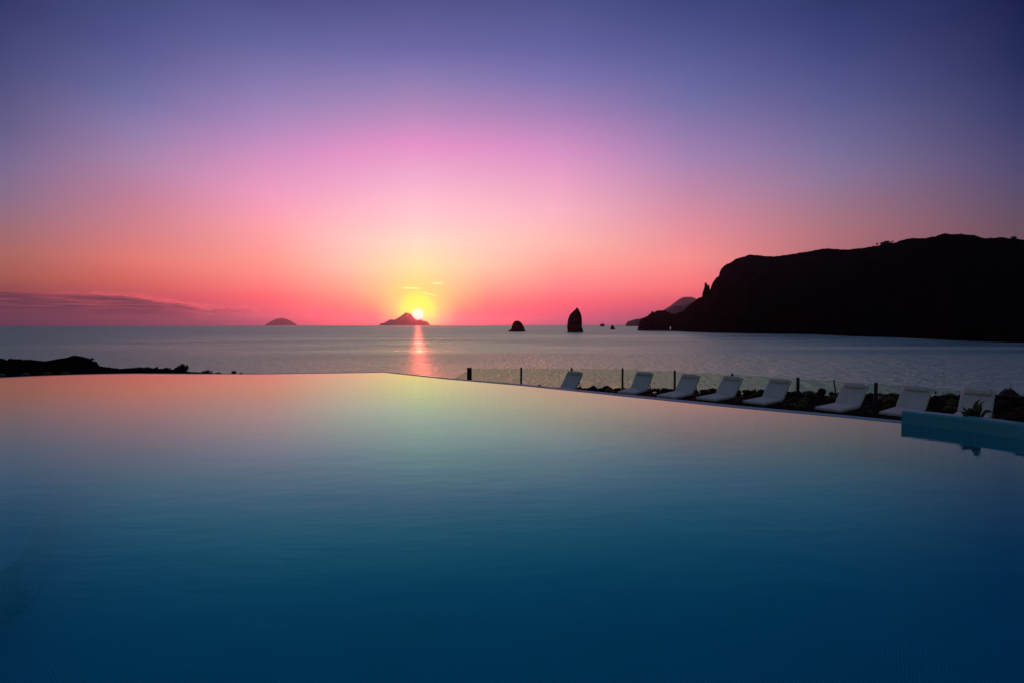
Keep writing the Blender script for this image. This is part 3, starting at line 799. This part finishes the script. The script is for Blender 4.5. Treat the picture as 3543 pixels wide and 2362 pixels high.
# small spotlights at the pool rim
def spot(x, y, Y, s_, label, side):
    p = atY(x, y, Y); root = empty('spotlight', (p.x, p.y, p.z - s_)); tag(root, label, 'spotlight')
    bm = bmesh.new(); box(bm, (0, 0, s_ * 1.0), (s_ * 1.3, s_ * 1.1, s_), bev=s_ * .08); link('housing', bm, M['black'], root)
    bm = bmesh.new(); tube(bm, [(0, 0, -1.2 * s_), (0, 0, s_ * .55)], s_ * .16); link('stake', bm, M['black'], root)
spot(834, 1290.5, 27.5, .085, 'small black garden spotlight on the left rim beyond the last bush', 0)
spot(1866.5, 1333, 21.4, .085, 'small black garden spotlight left of the farthest lounger', 0)

# ------------------------------------------------------------------ ground towards the sea
def shore_ground():
    bm = bmesh.new(); rows_ = []
    xs = [-80 + k * 2.0 for k in range(66)]; 
    eo = [Vector((-90, 5, 0)), Vector((-60, 12, 0))] + E_out
    def edgey(x):
        if x > 10: return 13 - (x - 10) * 1.6
        return interp([(p.x, p.y) for p in eo], x)
    for j in range(34):
        row = []
        for x in xs:
            e = edgey(x); s_ = j / 33
            y = e - .4 + 70 * s_ ** 1.6
            drop = interp([(0, .7), (4, 1.5), (8, 2.6), (20, 5), (34, 11), (45, 19), (60, 22), (80, 23)], y - e)
            if x > -2: drop += interp([(-2, 0), (2, .5), (4, 1.2)], x) * (1 if y - e > 2 else .8)
            z = -drop + .5 * nz(x, y, 0, 4, .25) * min(1, (y - e) / 6 + .05)
            row.append((x, y, z))
        rows_.append(row)
    grid(bm, rows_); bmesh.ops.recalc_face_normals(bm, faces=bm.faces)
    tag(link('shore_ground', bm, M['rock'], smooth=True), kind='structure')
shore_ground()

Z4 = lambda x, y: (.3827 * x, 1200 + .3827 * y)
def ridge(name, pts, Y, depth, base_z, mat, n=140, rough=0.0, rsc=.2, power=1.5, tagk=True, wob=0.0, smooth=True):
    """hill mass whose crest line stands at distance Y and which is `depth` thick on either side"""
    x0, x1 = pts[0][0], pts[-1][0]; bm = bmesh.new(); m_ = 9; rows_ = []
    ts = [-1 + 2 * j / (2 * m_) for j in range(2 * m_ + 1)]
    C_ = []
    for i in range(n + 1):
        x = x0 + (x1 - x0) * i / n; y = interp(pts, x)
        p = atY(x, y, Y); C_.append(p)
    hm = max(p.z for p in C_) - base_z
    for t_ in ts:
        row = []
        for i, p in enumerate(C_):
            hgt = max(p.z - base_z, 0.0); dpt = depth * (.35 + .65 * hgt / hm) * (1 + wob * nz(i * .15, t_, 3, 3))
            k = (1 - abs(t_) ** power)
            q = Vector((p.x * (1 + t_ * dpt / Y), Y + t_ * dpt, base_z + hgt * k))
            if rough and abs(t_) > .01: q.z += rough * hgt * nz(q.x, q.y, q.z, 5, rsc) * (1 - abs(t_)) * min(1, abs(t_) * 4) - rough * hgt * .35 * (1 - abs(t_)) * min(1, abs(t_) * 4)
            if rough: q.y += rough * depth * .4 * nz(q.x, q.z, 7, 4, rsc)
            row.append(q)
        rows_.append(row)
    grid(bm, rows_); bmesh.ops.recalc_face_normals(bm, faces=bm.faces)
    o = link(name, bm, mat, smooth=smooth)
    if tagk: tag(o, kind='structure')
    return o
oc = [(-900, 60), (-500, 80), (-200, 95), (0, 105), (20, 112), (45, 122), (52, 106), (70, 103), (120, 107), (180, 110), (192, 121), (200, 113), (270, 115), (330, 125), (400, 128), (440, 121), (520, 107), (600, 95), (640, 80), (685, 75), (740, 82), (780, 93), (830, 110), (860, 124), (893, 131), (892, 142), (900, 168), (925, 177), (990, 187), (1050, 191), (1080, 195), (1150, 191), (1210, 187), (1280, 185), (1330, 187), (1400, 190), (1450, 193), (1520, 192), (1560, 197), (1620, 205), (1700, 222), (1820, 231), (1950, 236), (2150, 241), (2230, 255)]
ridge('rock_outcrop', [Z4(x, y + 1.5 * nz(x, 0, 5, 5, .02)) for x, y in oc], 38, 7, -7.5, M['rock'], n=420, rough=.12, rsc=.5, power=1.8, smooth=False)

def bush(p, w_, h_, n, label, cat='shrub', mat='leaf', sz=.05, name='shrub', grp=None, stems=9, trunk=None):
    root = empty(name, p); tag(root, label, cat, grp); rnd = random.Random(int(abs(p[0] * 91 + w_ * 37)))
    bm = bmesh.new(); tips = []
    for k in range(stems):
        a = rnd.uniform(0, 6.28); r_ = rnd.uniform(.1, .9); tp = Vector((math.cos(a) * r_ * w_ / 2, math.sin(a) * r_ * w_ / 2, h_ * rnd.uniform(.7, 1.0) * math.sqrt(1 - r_ * r_ * .75)))
        tips.append(tp); b0 = Vector((0, 0, 0)) if trunk is None else Vector((0, 0, trunk))
        tube(bm, [b0, (b0 + tp) / 2 + Vector((0, 0, h_ * .05)), tp], [h_ * .02, h_ * .014, h_ * .005], 5)
    if trunk: tube(bm, [(0, 0, -h_ * .05), (w_ * .02, 0, trunk * .5), (0, 0, trunk * 1.1)], [h_ * .05, h_ * .04, h_ * .03], 7)
    link('trunk' if trunk else 'stems', bm, M['stem'], root)
    bm = bmesh.new()
    for k in range(n):
        tp = rnd.choice(tips); f = rnd.uniform(.35, 1.0); b0 = Vector((0, 0, trunk or 0))
        c_ = b0.lerp(tp, f) + Vector((rnd.gauss(0, 1), rnd.gauss(0, 1), rnd.gauss(0, .8))) * w_ * .065
        if c_.z < (trunk or 0) * .8: c_.z = (trunk or 0) * .9 + abs(c_.z) * .1
        d = Vector((rnd.gauss(0, 1), rnd.gauss(0, 1), rnd.gauss(.4, 1))).normalized() * sz; u = d.cross(Vector((rnd.random(), rnd.random(), rnd.random()))).normalized() * sz * .3
        bm.faces.new([bm.verts.new(x_) for x_ in (c_ - d * .5, c_ + u, c_ + d, c_ - u)])
    link('crown', bm, M[mat], root)
def bush_px(cx, cy, wpx, hpx, Y, n, label, **kw):
    p = atY(*Z4(cx, cy), Y); s_ = Y / F * .3827
    bush((p.x, p.y, p.z - .02), wpx * s_, hpx * s_, n, label, **kw)
bush_px(1650, 232, 135, 80, 36, 1500, 'largest round leafy bush at the right end of the black rocks', sz=.09, stems=22)
bush_px(1590, 215, 60, 32, 36.5, 300, 'low bush leaning on the left side of the round bush', sz=.08)
bush_px(1870, 242, 100, 34, 34, 500, 'flat low shrub right of the round bush', sz=.07)
bush_px(1975, 243, 60, 18, 34, 240, 'smallest flat shrub between the low shrub and the last bush', sz=.06)
bush_px(2115, 246, 62, 40, 33, 380, 'twiggy bush beside the small black spotlight', sz=.06, stems=14)
bush_px(1410, 200, 50, 24, 36, 220, 'tufty little shrub on the low rock ridge left of the round bush', sz=.06)
bush_px(1510, 202, 70, 22, 36, 260, 'low shrub on the rock ridge just before the round bush', sz=.06)
bush_px(1250, 200, 130, 18, 36, 420, 'long low scrub patch on the middle of the low rock ridge', sz=.06, stems=20)
bush_px(1335, 200, 70, 22, 36, 260, 'squat shrub right of the long scrub patch', sz=.06, stems=14)
bush_px(980, 196, 46, 20, 36, 120, 'thin grassy plant at the foot of the steep outcrop end', sz=.07)
bush_px(815, 120, 60, 24, 38, 260, 'wispy shrub on the right shoulder of the outcrop', sz=.07)

# ------------------------------------------------------------------ islands and far hills
ZF = lambda x, y: (1250 + .1488 * x, 1030 + .1488 * y)
fil = [(415, 634), (420, 630), (470, 592), (520, 585), (600, 545), (650, 510), (700, 503), (745, 508), (770, 515), (850, 470), (940, 415), (1000, 370), (1020, 352), (1060, 347), (1090, 358), (1150, 375), (1200, 440), (1250, 500), (1300, 520), (1390, 510), (1450, 540), (1510, 550), (1560, 580), (1590, 615), (1600, 632)]
ridge('island', [ZF(x, y + 2 * nz(x, 0, 9, 4, .02)) for x, y in fil], 24000, 1900, SEA, M['far'], n=160, rough=.05, rsc=.0015)
ZA = lambda x, y: (850 + .3614 * x, 940 + .3614 * y)
ridge('island', [ZA(x, y + .7 * nz(x, 0, 3, 4, .05)) for x, y in [(184, 512), (190, 508), (215, 492), (260, 466), (300, 450), (350, 443), (400, 457), (440, 475), (480, 500), (495, 512)]], 32000, 2300, SEA, M['far'], n=90, rough=.05, rsc=.001)
ZH = lambda x, y: (2100 + .17 * x, 940 + .17 * y)
ridge('hill', [ZH(x, y) for x, y in [(900, 960), (1020, 880), (1140, 790), (1300, 690), (1460, 565), (1540, 522), (1640, 513), (1740, 521), (1820, 556), (1900, 600), (2100, 760)]], 15000, 1500, SEA, M['far'], n=90, rough=.03, rsc=.002)
ridge('hill', [ZH(x, y + 2 * nz(x, 0, 3, 4, .02)) for x, y in [(1000, 950), (1100, 860), (1200, 785), (1280, 740), (1375, 690), (1450, 692), (1520, 700), (1640, 655), (1740, 620), (1900, 560), (2100, 540)]], 6000, 900, SEA, M['far'], n=110, rough=.06, rsc=.004)
ridge('headland', [ZH(x, y + 3 * nz(x, 0, 3, 4, .02)) for x, y in [(370, 1103), (380, 1095), (386, 1070), (400, 1040), (430, 1008), (480, 1000), (590, 962), (635, 965), (700, 950), (800, 920), (1000, 900), (1300, 880), (1500, 860)]], 6500, 500, SEA, M['far'], n=120, rough=.06, rsc=.004)

# ------------------------------------------------------------------ sea stacks
def solid(name, left, right, Y, mat, dr=.8, seg=36, rows_=44, amp=.05, nsc=.1, cap=True, base=SEA - 1.5, foot=1.0):
    """rock whose outline left/right are lists of (y, x) in photo places, standing at distance Y"""
    y0 = min(left[0][0], right[0][0]); y1 = max(left[-1][0], right[-1][0]); bm = bmesh.new(); V = []
    L0 = sorted(left); R0 = sorted(right)
    c0_ = atY((L0[-1][1] + R0[-1][1]) / 2, y1, Y); base_p = Vector((c0_.x, c0_.y, 0))
    for j in range(rows_ + 1):
        y = y0 + (y1 - y0) * j / rows_
        a = atY(interp(L0, y), y, Y); b_ = atY(interp(R0, y), y, Y); c_ = (a + b_) / 2; hw = (b_ - a).length / 2
        if j == rows_: c_.z = min(c_.z, base)
        ring = []
        for k in range(seg):
            an = 2 * math.pi * k / seg; ca, sa = math.cos(an), math.sin(an)
            p = Vector((c_.x + hw * ca, c_.y + hw * dr * sa, c_.z))
            f = amp * hw * nz(p.x, p.y, p.z, 5, nsc)
            side = .35 + .65 * abs(sa); ring.append(bm.verts.new(p + Vector((ca * f * side * (1 if abs(sa) > .2 else 1.2), sa * f * 3.0, 0)) - base_p))
        V.append(ring)
    for A, B_ in zip(V, V[1:]):
        for k in range(seg): bm.faces.new((A[k], A[(k + 1) % seg], B_[(k + 1) % seg], B_[k]))
    bm.faces.new(V[0]); bm.faces.new(V[-1]); bmesh.ops.recalc_face_normals(bm, faces=bm.faces)
    return link(name, bm, mat, loc=base_p)
Z5 = lambda l: [(1000 + .3401 * y, 1700 + .3401 * x) for x, y in l]
st1 = solid('sea_stack', Z5([(258, 323), (238, 328), (222, 345), (212, 370), (205, 395), (198, 410), (186, 417), (175, 421), (172, 428)]), Z5([(268, 323), (285, 328), (300, 340), (312, 350), (320, 370), (333, 388), (336, 405), (343, 420), (345, 428)]), 1560, M['rock'], nsc=.08, amp=.09)
tag(st1, 'low domed dark rock with a small ledge at its left foot', 'sea stack')
st2 = solid('sea_stack', Z5([(869, 190), (862, 196), (855, 208), (835, 225), (820, 240), (800, 262), (790, 285), (780, 310), (776, 340), (771, 370), (772, 400), (777, 425), (772, 436)]), Z5([(872, 190), (882, 198), (892, 212), (898, 228), (905, 240), (912, 262), (918, 285), (921, 320), (922, 345), (919, 375), (926, 400), (932, 420), (933, 436)]), 1385, M['rock'], nsc=.06, amp=.07, rows_=70)
tag(st2, 'tall pointed dark rock tower rising from the sea', 'sea stack')
st3 = solid('sea_stack', Z5([(1231, 366), (1224, 372), (1218, 382), (1213, 395), (1209, 411)]), Z5([(1235, 366), (1243, 374), (1250, 388), (1256, 400), (1262, 411)]), 2150, M['rock'], nsc=.08, amp=.09, rows_=20)
tag(st3, 'small conical dark rock between the tall tower and the headland', 'sea stack')
st4 = solid('sea_stack', Z5([(1124, 351), (1118, 355), (1112, 359), (1108, 362), (1104, 368)]), Z5([(1132, 351), (1143, 354), (1149, 359), (1151, 364), (1152, 368)]), 5400, M['rock'], nsc=.03, amp=.08, rows_=14)
tag(st4, 'tiny flat rock on the horizon behind the small conical one', 'sea stack')

# ------------------------------------------------------------------ headland
Z6 = lambda x, y: (2400 + .486 * x, 780 + .486 * y)
sil = [ZH(x, y) for x, y in [(1285, 865), (1300, 865), (1400, 850), (1500, 830), (1560, 790), (1640, 700), (1700, 655), (1740, 628), (1800, 585), (1850, 548), (1900, 517), (1940, 500), (2090, 440), (2098, 350), (2120, 280), (2150, 205), (2185, 170), (2210, 130), (2240, 95), (2265, 90), (2280, 20)]]
sil += [Z6(x, y) for x, y in [(182, 330), (192, 312), (210, 290), (240, 270), (265, 262), (290, 240), (340, 225), (390, 210), (440, 213), (500, 219), (570, 222), (640, 213), (700, 203), (800, 188), (890, 170), (940, 166), (1000, 170), (1090, 175), (1130, 168), (1220, 158), (1260, 150), (1290, 147), (1340, 135), (1425, 123), (1470, 105), (1520, 95), (1560, 92), (1620, 95), (1700, 80), (1770, 58), (1820, 67), (1880, 63), (1980, 72), (2040, 94), (2100, 93), (2150, 90), (2180, 86), (2205, 92), (2230, 95), (2260, 97), (2310, 102), (2352, 111)]]
sil += [(3700, 850), (4000, 870), (4400, 900), (5200, 960)]
shore = [(2316, 1144), (2330, 1145), (2400, 1149), (2500, 1152), (2600, 1154), (2800, 1156), (2950, 1163), (3100, 1167), (3300, 1178), (3543, 1186), (4400, 1200), (5200, 1215)]
def headland():
    bm = bmesh.new(); rows_ = []; xs = []; x = 2321.5
    while x < 3560: xs.append(x); x += 2.6
    while x < 5200: xs.append(x); x += 14
    m_ = 26
    cols_ = []
    for x in xs:
        ys = interp(sil, x) + (2.0 * nz(x, 0, 2, 6, .09)) * (1.6 if x < 2540 else 1); yw = interp(shore, x)
        d = ray(x, 1123.5); d.z = 0; d.normalize()
        rr_ = ray(x, ys).normalized(); tr_ = rr_.z / rr_.xy.length
        rs_ = ray(x, yw).normalized(); ts_ = rs_.z / rs_.xy.length
        Rs = (SEA - H) / ts_; Dp = interp([(2300, 90), (2400, 160), (2480, 220), (2600, 350), (3000, 420), (3543, 420)], x)
        col = []
        for j in range(m_ + 1):
            t_ = j / m_; Rr = Rs + Dp * t_
            qf = 1 - (1 - t_) ** 1.8
            nv = nz(d.x * 9000, Rr * 1.6, d.y * 4000, 6, .004) * .6 + nz(d.x * 9000, Rr * 3, 5, 5, .02) * .25
            tn = ts_ + (tr_ - ts_) * max(0, min(1, qf * (1 - .16 * max(0, nv + .35) * (1 - t_) * min(1, t_ * 6))))
            col.append(Vector((d.x * Rr, d.y * Rr, H + tn * Rr if j else SEA - 2)))
        zr = col[-1].z
        for j in range(1, 6):
            Rr = Rs + Dp + Dp * j / 3; col.append(Vector((d.x * Rr, d.y * Rr, zr + (SEA - 2 - zr) * (j / 5) ** 1.5)))
        cols_.append(col)
    rows_ = list(zip(*cols_))
    grid(bm, rows_)
    # close the seaward end
    col0 = [Vector(p) for p in cols_[0]]
    bmesh.ops.recalc_face_normals(bm, faces=bm.faces)
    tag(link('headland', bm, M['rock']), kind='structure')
headland()
kn = solid('headland', [(940 + .17 * y, 2100 + .17 * x) for x, y in [(1060, 789), (1000, 801), (968, 830), (900, 848), (862, 864), (850, 884), (814, 910), (786, 918), (750, 940), (700, 958), (665, 1020), (650, 1060), (640, 1110), (635, 1150), (625, 1190)]],
   [(940 + .17 * y, 2100 + .17 * x) for x, y in [(1190, 790), (1230, 818), (1280, 830), (1300, 870), (1302, 1000), (1303, 1060), (1303, 1110), (1288, 1122), (1276, 1130), (1274, 1160), (1285, 1182), (1340, 1194)]], 1760, M['rock'], dr=.35, seg=48, rows_=90, amp=.05, nsc=.09)
tag(kn, kind='structure')
def lump(x, y, rx, ry, Y, nm='headland'):
    p = atY(x, y, Y); bm = bmesh.new(); bmesh.ops.create_icosphere(bm, subdivisions=3, radius=1); s_ = Y / F
    for v in bm.verts:
        d = v.co.normalized(); k = 1 + .12 * nz(d.x, d.y, d.z, 3, 2); v.co = Vector((d.x * rx * s_ * k, d.y * rx * s_ * k, d.z * ry * s_ * k))
    tag(link(nm, bm, M['rock'], loc=p), kind='structure')
lump(2100 + .17 * 928, 940 + .17 * 838, 5, 5, 1758); lump(2324, 1109, 13, 19, 1740); lump(2322, 1145, 12, 5, 1735)
pn = solid('headland', [(940 + .17 * y, 2100 + .17 * x) for x, y in [(2018, 219), (2003, 226), (1985, 250), (1986, 280), (1988, 300), (1976, 345), (1958, 400), (1944, 450), (1938, 500), (1920, 600)]],
   [(940 + .17 * y, 2100 + .17 * x) for x, y in [(2022, 219), (2030, 243), (2042, 266), (2050, 282), (2062, 310), (2075, 350), (2090, 400), (2110, 450), (2150, 600)]], 1500, M['rock'], dr=.6, seg=32, rows_=60, amp=.05, nsc=.06, base=60)
tag(pn, kind='structure')
pn2 = solid('headland', [(940 + .17 * y, 2100 + .17 * x) for x, y in [(2070, 264), (2062, 272), (2052, 290), (2045, 330), (2030, 600)]],
   [(940 + .17 * y, 2100 + .17 * x) for x, y in [(2076, 264), (2082, 285), (2087, 315), (2091, 345), (2104, 380), (2130, 600)]], 1495, M['rock'], dr=.9, seg=24, rows_=40, amp=.06, nsc=.08, base=60)
tag(pn2, kind='structure')

# house and trees on the skyline
def head_Y(x, y):
    d = ray(x, 1123.5); rs_ = ray(x, interp(shore, x)).normalized(); Rs = (SEA - H) / (rs_.z / rs_.xy.length)
    Dp = interp([(2300, 90), (2400, 160), (2480, 220), (2600, 350), (3000, 420), (3543, 420)], x)
    dd_ = Vector((d.x, d.y)).normalized(); return (Rs + Dp) * dd_.y
Z8 = lambda x, y: (3000 + .06378 * x, 800 + .06378 * y)
hx, hy = Z8(1100, 650); Yh = head_Y(hx, hy) - 4; s_ = Yh / F * .06378
hp = atY(*Z8(1110, 690), Yh)
hs = empty('ridge_house', hp); tag(hs, 'small flat roofed house on the skyline of the dark headland', 'house')
def hbox(name, x0, x1, ytop, ybot, dy=0, mat='plaster', par=hs, dep=8):
    a = atY(*Z8(x0, ytop), Yh); b_ = atY(*Z8(x1, ybot), Yh); bm = bmesh.new()
    box(bm, ((a.x + b_.x) / 2 - hp.x, dy + dep / 2, (a.z + b_.z) / 2 - hp.z), (abs(b_.x - a.x), dep, abs(a.z - b_.z)), bev=.1, seg=1)
    return link(name, bm, M[mat], par)
hbox('wall', 860, 1330, 606, 800, 0)
hbox('upper_storey', 1040, 1215, 532, 605, 1.5, dep=5)
hbox('roof', 1025, 1230, 526, 531, 1.2, dep=6)
hbox('roof', 845, 1345, 597, 605, -.4, dep=9)
for k in range(4):
    hbox('window', 900 + k * 100, 940 + k * 100, 650, 700, -.06, 'black', dep=.05)
def tree_px(xc, ybase, wpx, hpx, n, label, trunk=.4, Yoff=-6, zf=Z8, scl=.06378, seedsz=None):
    X, Yp = zf(xc, ybase); Yt = head_Y(X, Yp) + Yoff; p = atY(X, Yp, Yt); s1 = Yt / F * scl
    bush((p.x, p.y, p.z - .3), wpx * s1, hpx * s1, n, label, cat='tree', mat='tree', sz=seedsz or .6, name='hill_tree', stems=14, trunk=trunk * hpx * s1)
tree_px(530, 800, 150, 168, 500, 'small spreading tree on the skyline left of the ridge house')
tree_px(880, 690, 70, 130, 260, 'slim pointed tree at the left end of the ridge house', .1)
tree_px(1195, 600, 60, 100, 200, 'little tree rising behind the upper storey of the ridge house', .1, 8)
tree_px(1385, 660, 100, 175, 400, 'leaning tree at the right end of the ridge house', .3)
ZT = lambda x, y: (3300 + .10332 * x, 780 + .10332 * y)
tree_px(1990, 482, 205, 112, 1500, 'broad rounded tree on the headland skyline near the right frame edge', .12, -6, ZT, .10332)
tree_px(1500, 432, 110, 32, 200, 'low bushy tree on the skyline left of the broad rounded one', .1, -6, ZT, .10332)
tree_px(1685, 450, 42, 55, 90, 'tiny upright tree between the low bushy and the broad rounded trees', .2, -6, ZT, .10332, .5)
tree_px(2160, 492, 80, 22, 150, 'smallest low tree on the skyline right of the broad rounded one', .1, -6, ZT, .10332, .5)

# far boats
def boat(x, y, Lm, label, sail=False):
    p = atz(x, y, SEA); root = empty('sailing_boat' if sail else 'motor_boat', p); tag(root, label, 'boat')
    bm = bmesh.new(); n = 8; V = []
    for i in range(n + 1):
        f = i / n; hwid = Lm * .14 * math.sin(math.pi * min(1, .25 + .75 * (1 - f) if f > .3 else .6 + f)) ** .7 if i < n else .02
        X = (f - .5) * Lm; V.append([bm.verts.new(q_) for q_ in ((X, -hwid, Lm * .1), (X, -hwid * .5, -.3), (X, hwid * .5, -.3), (X, hwid, Lm * .1))])
    for A, B_ in zip(V, V[1:]):
        for k in range(4): bm.faces.new((A[k], A[(k + 1) % 4], B_[(k + 1) % 4], B_[k]))
    bm.faces.new(V[0]); bm.faces.new(V[-1]); bmesh.ops.recalc_face_normals(bm, faces=bm.faces); link('hull', bm, M['hull'], root)
    if sail:
        bm = bmesh.new(); tube(bm, [(0, 0, 0), (0, 0, Lm * 1.3)], Lm * .012); link('mast', bm, M['hull'], root)
        bm = bmesh.new(); v = [bm.verts.new(q_) for q_ in ((-Lm * .45, .02, Lm * .2), (-.1, .02, Lm * .2), (-.1, .02, Lm * 1.25))]; bm.faces.new(v)
        v2 = [bm.verts.new(q_.co + Vector((0, -.04, 0))) for q_ in v]; bm.faces.new(v2[::-1]); link('sail', bm, M['hull'], root)
    else:
        bm = bmesh.new(); box(bm, (-Lm * .05, 0, Lm * .17), (Lm * .35, Lm * .2, Lm * .14), bev=Lm * .02); link('cabin', bm, M['hull'], root)
boat(569, 1128.6, 13, 'tiny sailing boat silhouette on the horizon left of the domed island', True)
boat(613, 1129.8, 12, 'tiny dark motor boat just below the horizon, right of the sailing boat')

# ------------------------------------------------------------------ haze
HAZE = True
if HAZE:
    bm = bmesh.new(); box(bm, (0, 25000, 377), (150000, 80000, 800))
    m, t, out = material('haze'); vp = t.new('ShaderNodeVolumePrincipled')
    vp.inputs['Color'].default_value = (.85, .80, .95, 1); vp.inputs['Density'].default_value = HAZE_D; vp.inputs['Anisotropy'].default_value = .87
    t.l.new(vp.outputs[0], out.inputs['Volume'])
    for o in [link('haze', bm, m)]: tag(o, kind='stuff')

# ------------------------------------------------------------------ render settings
S.view_settings.view_transform = 'Standard'; S.view_settings.look = 'None'; S.view_settings.exposure = 0; S.view_settings.gamma = 1
S.cycles.use_denoising = True
S.cycles.max_bounces = 8; S.cycles.transparent_max_bounces = 16; S.cycles.volume_bounces = 0
S.cycles.caustics_reflective = False; S.cycles.caustics_refractive = False
S.cycles.sample_clamp_indirect = 3
S.render.film_transparent = False
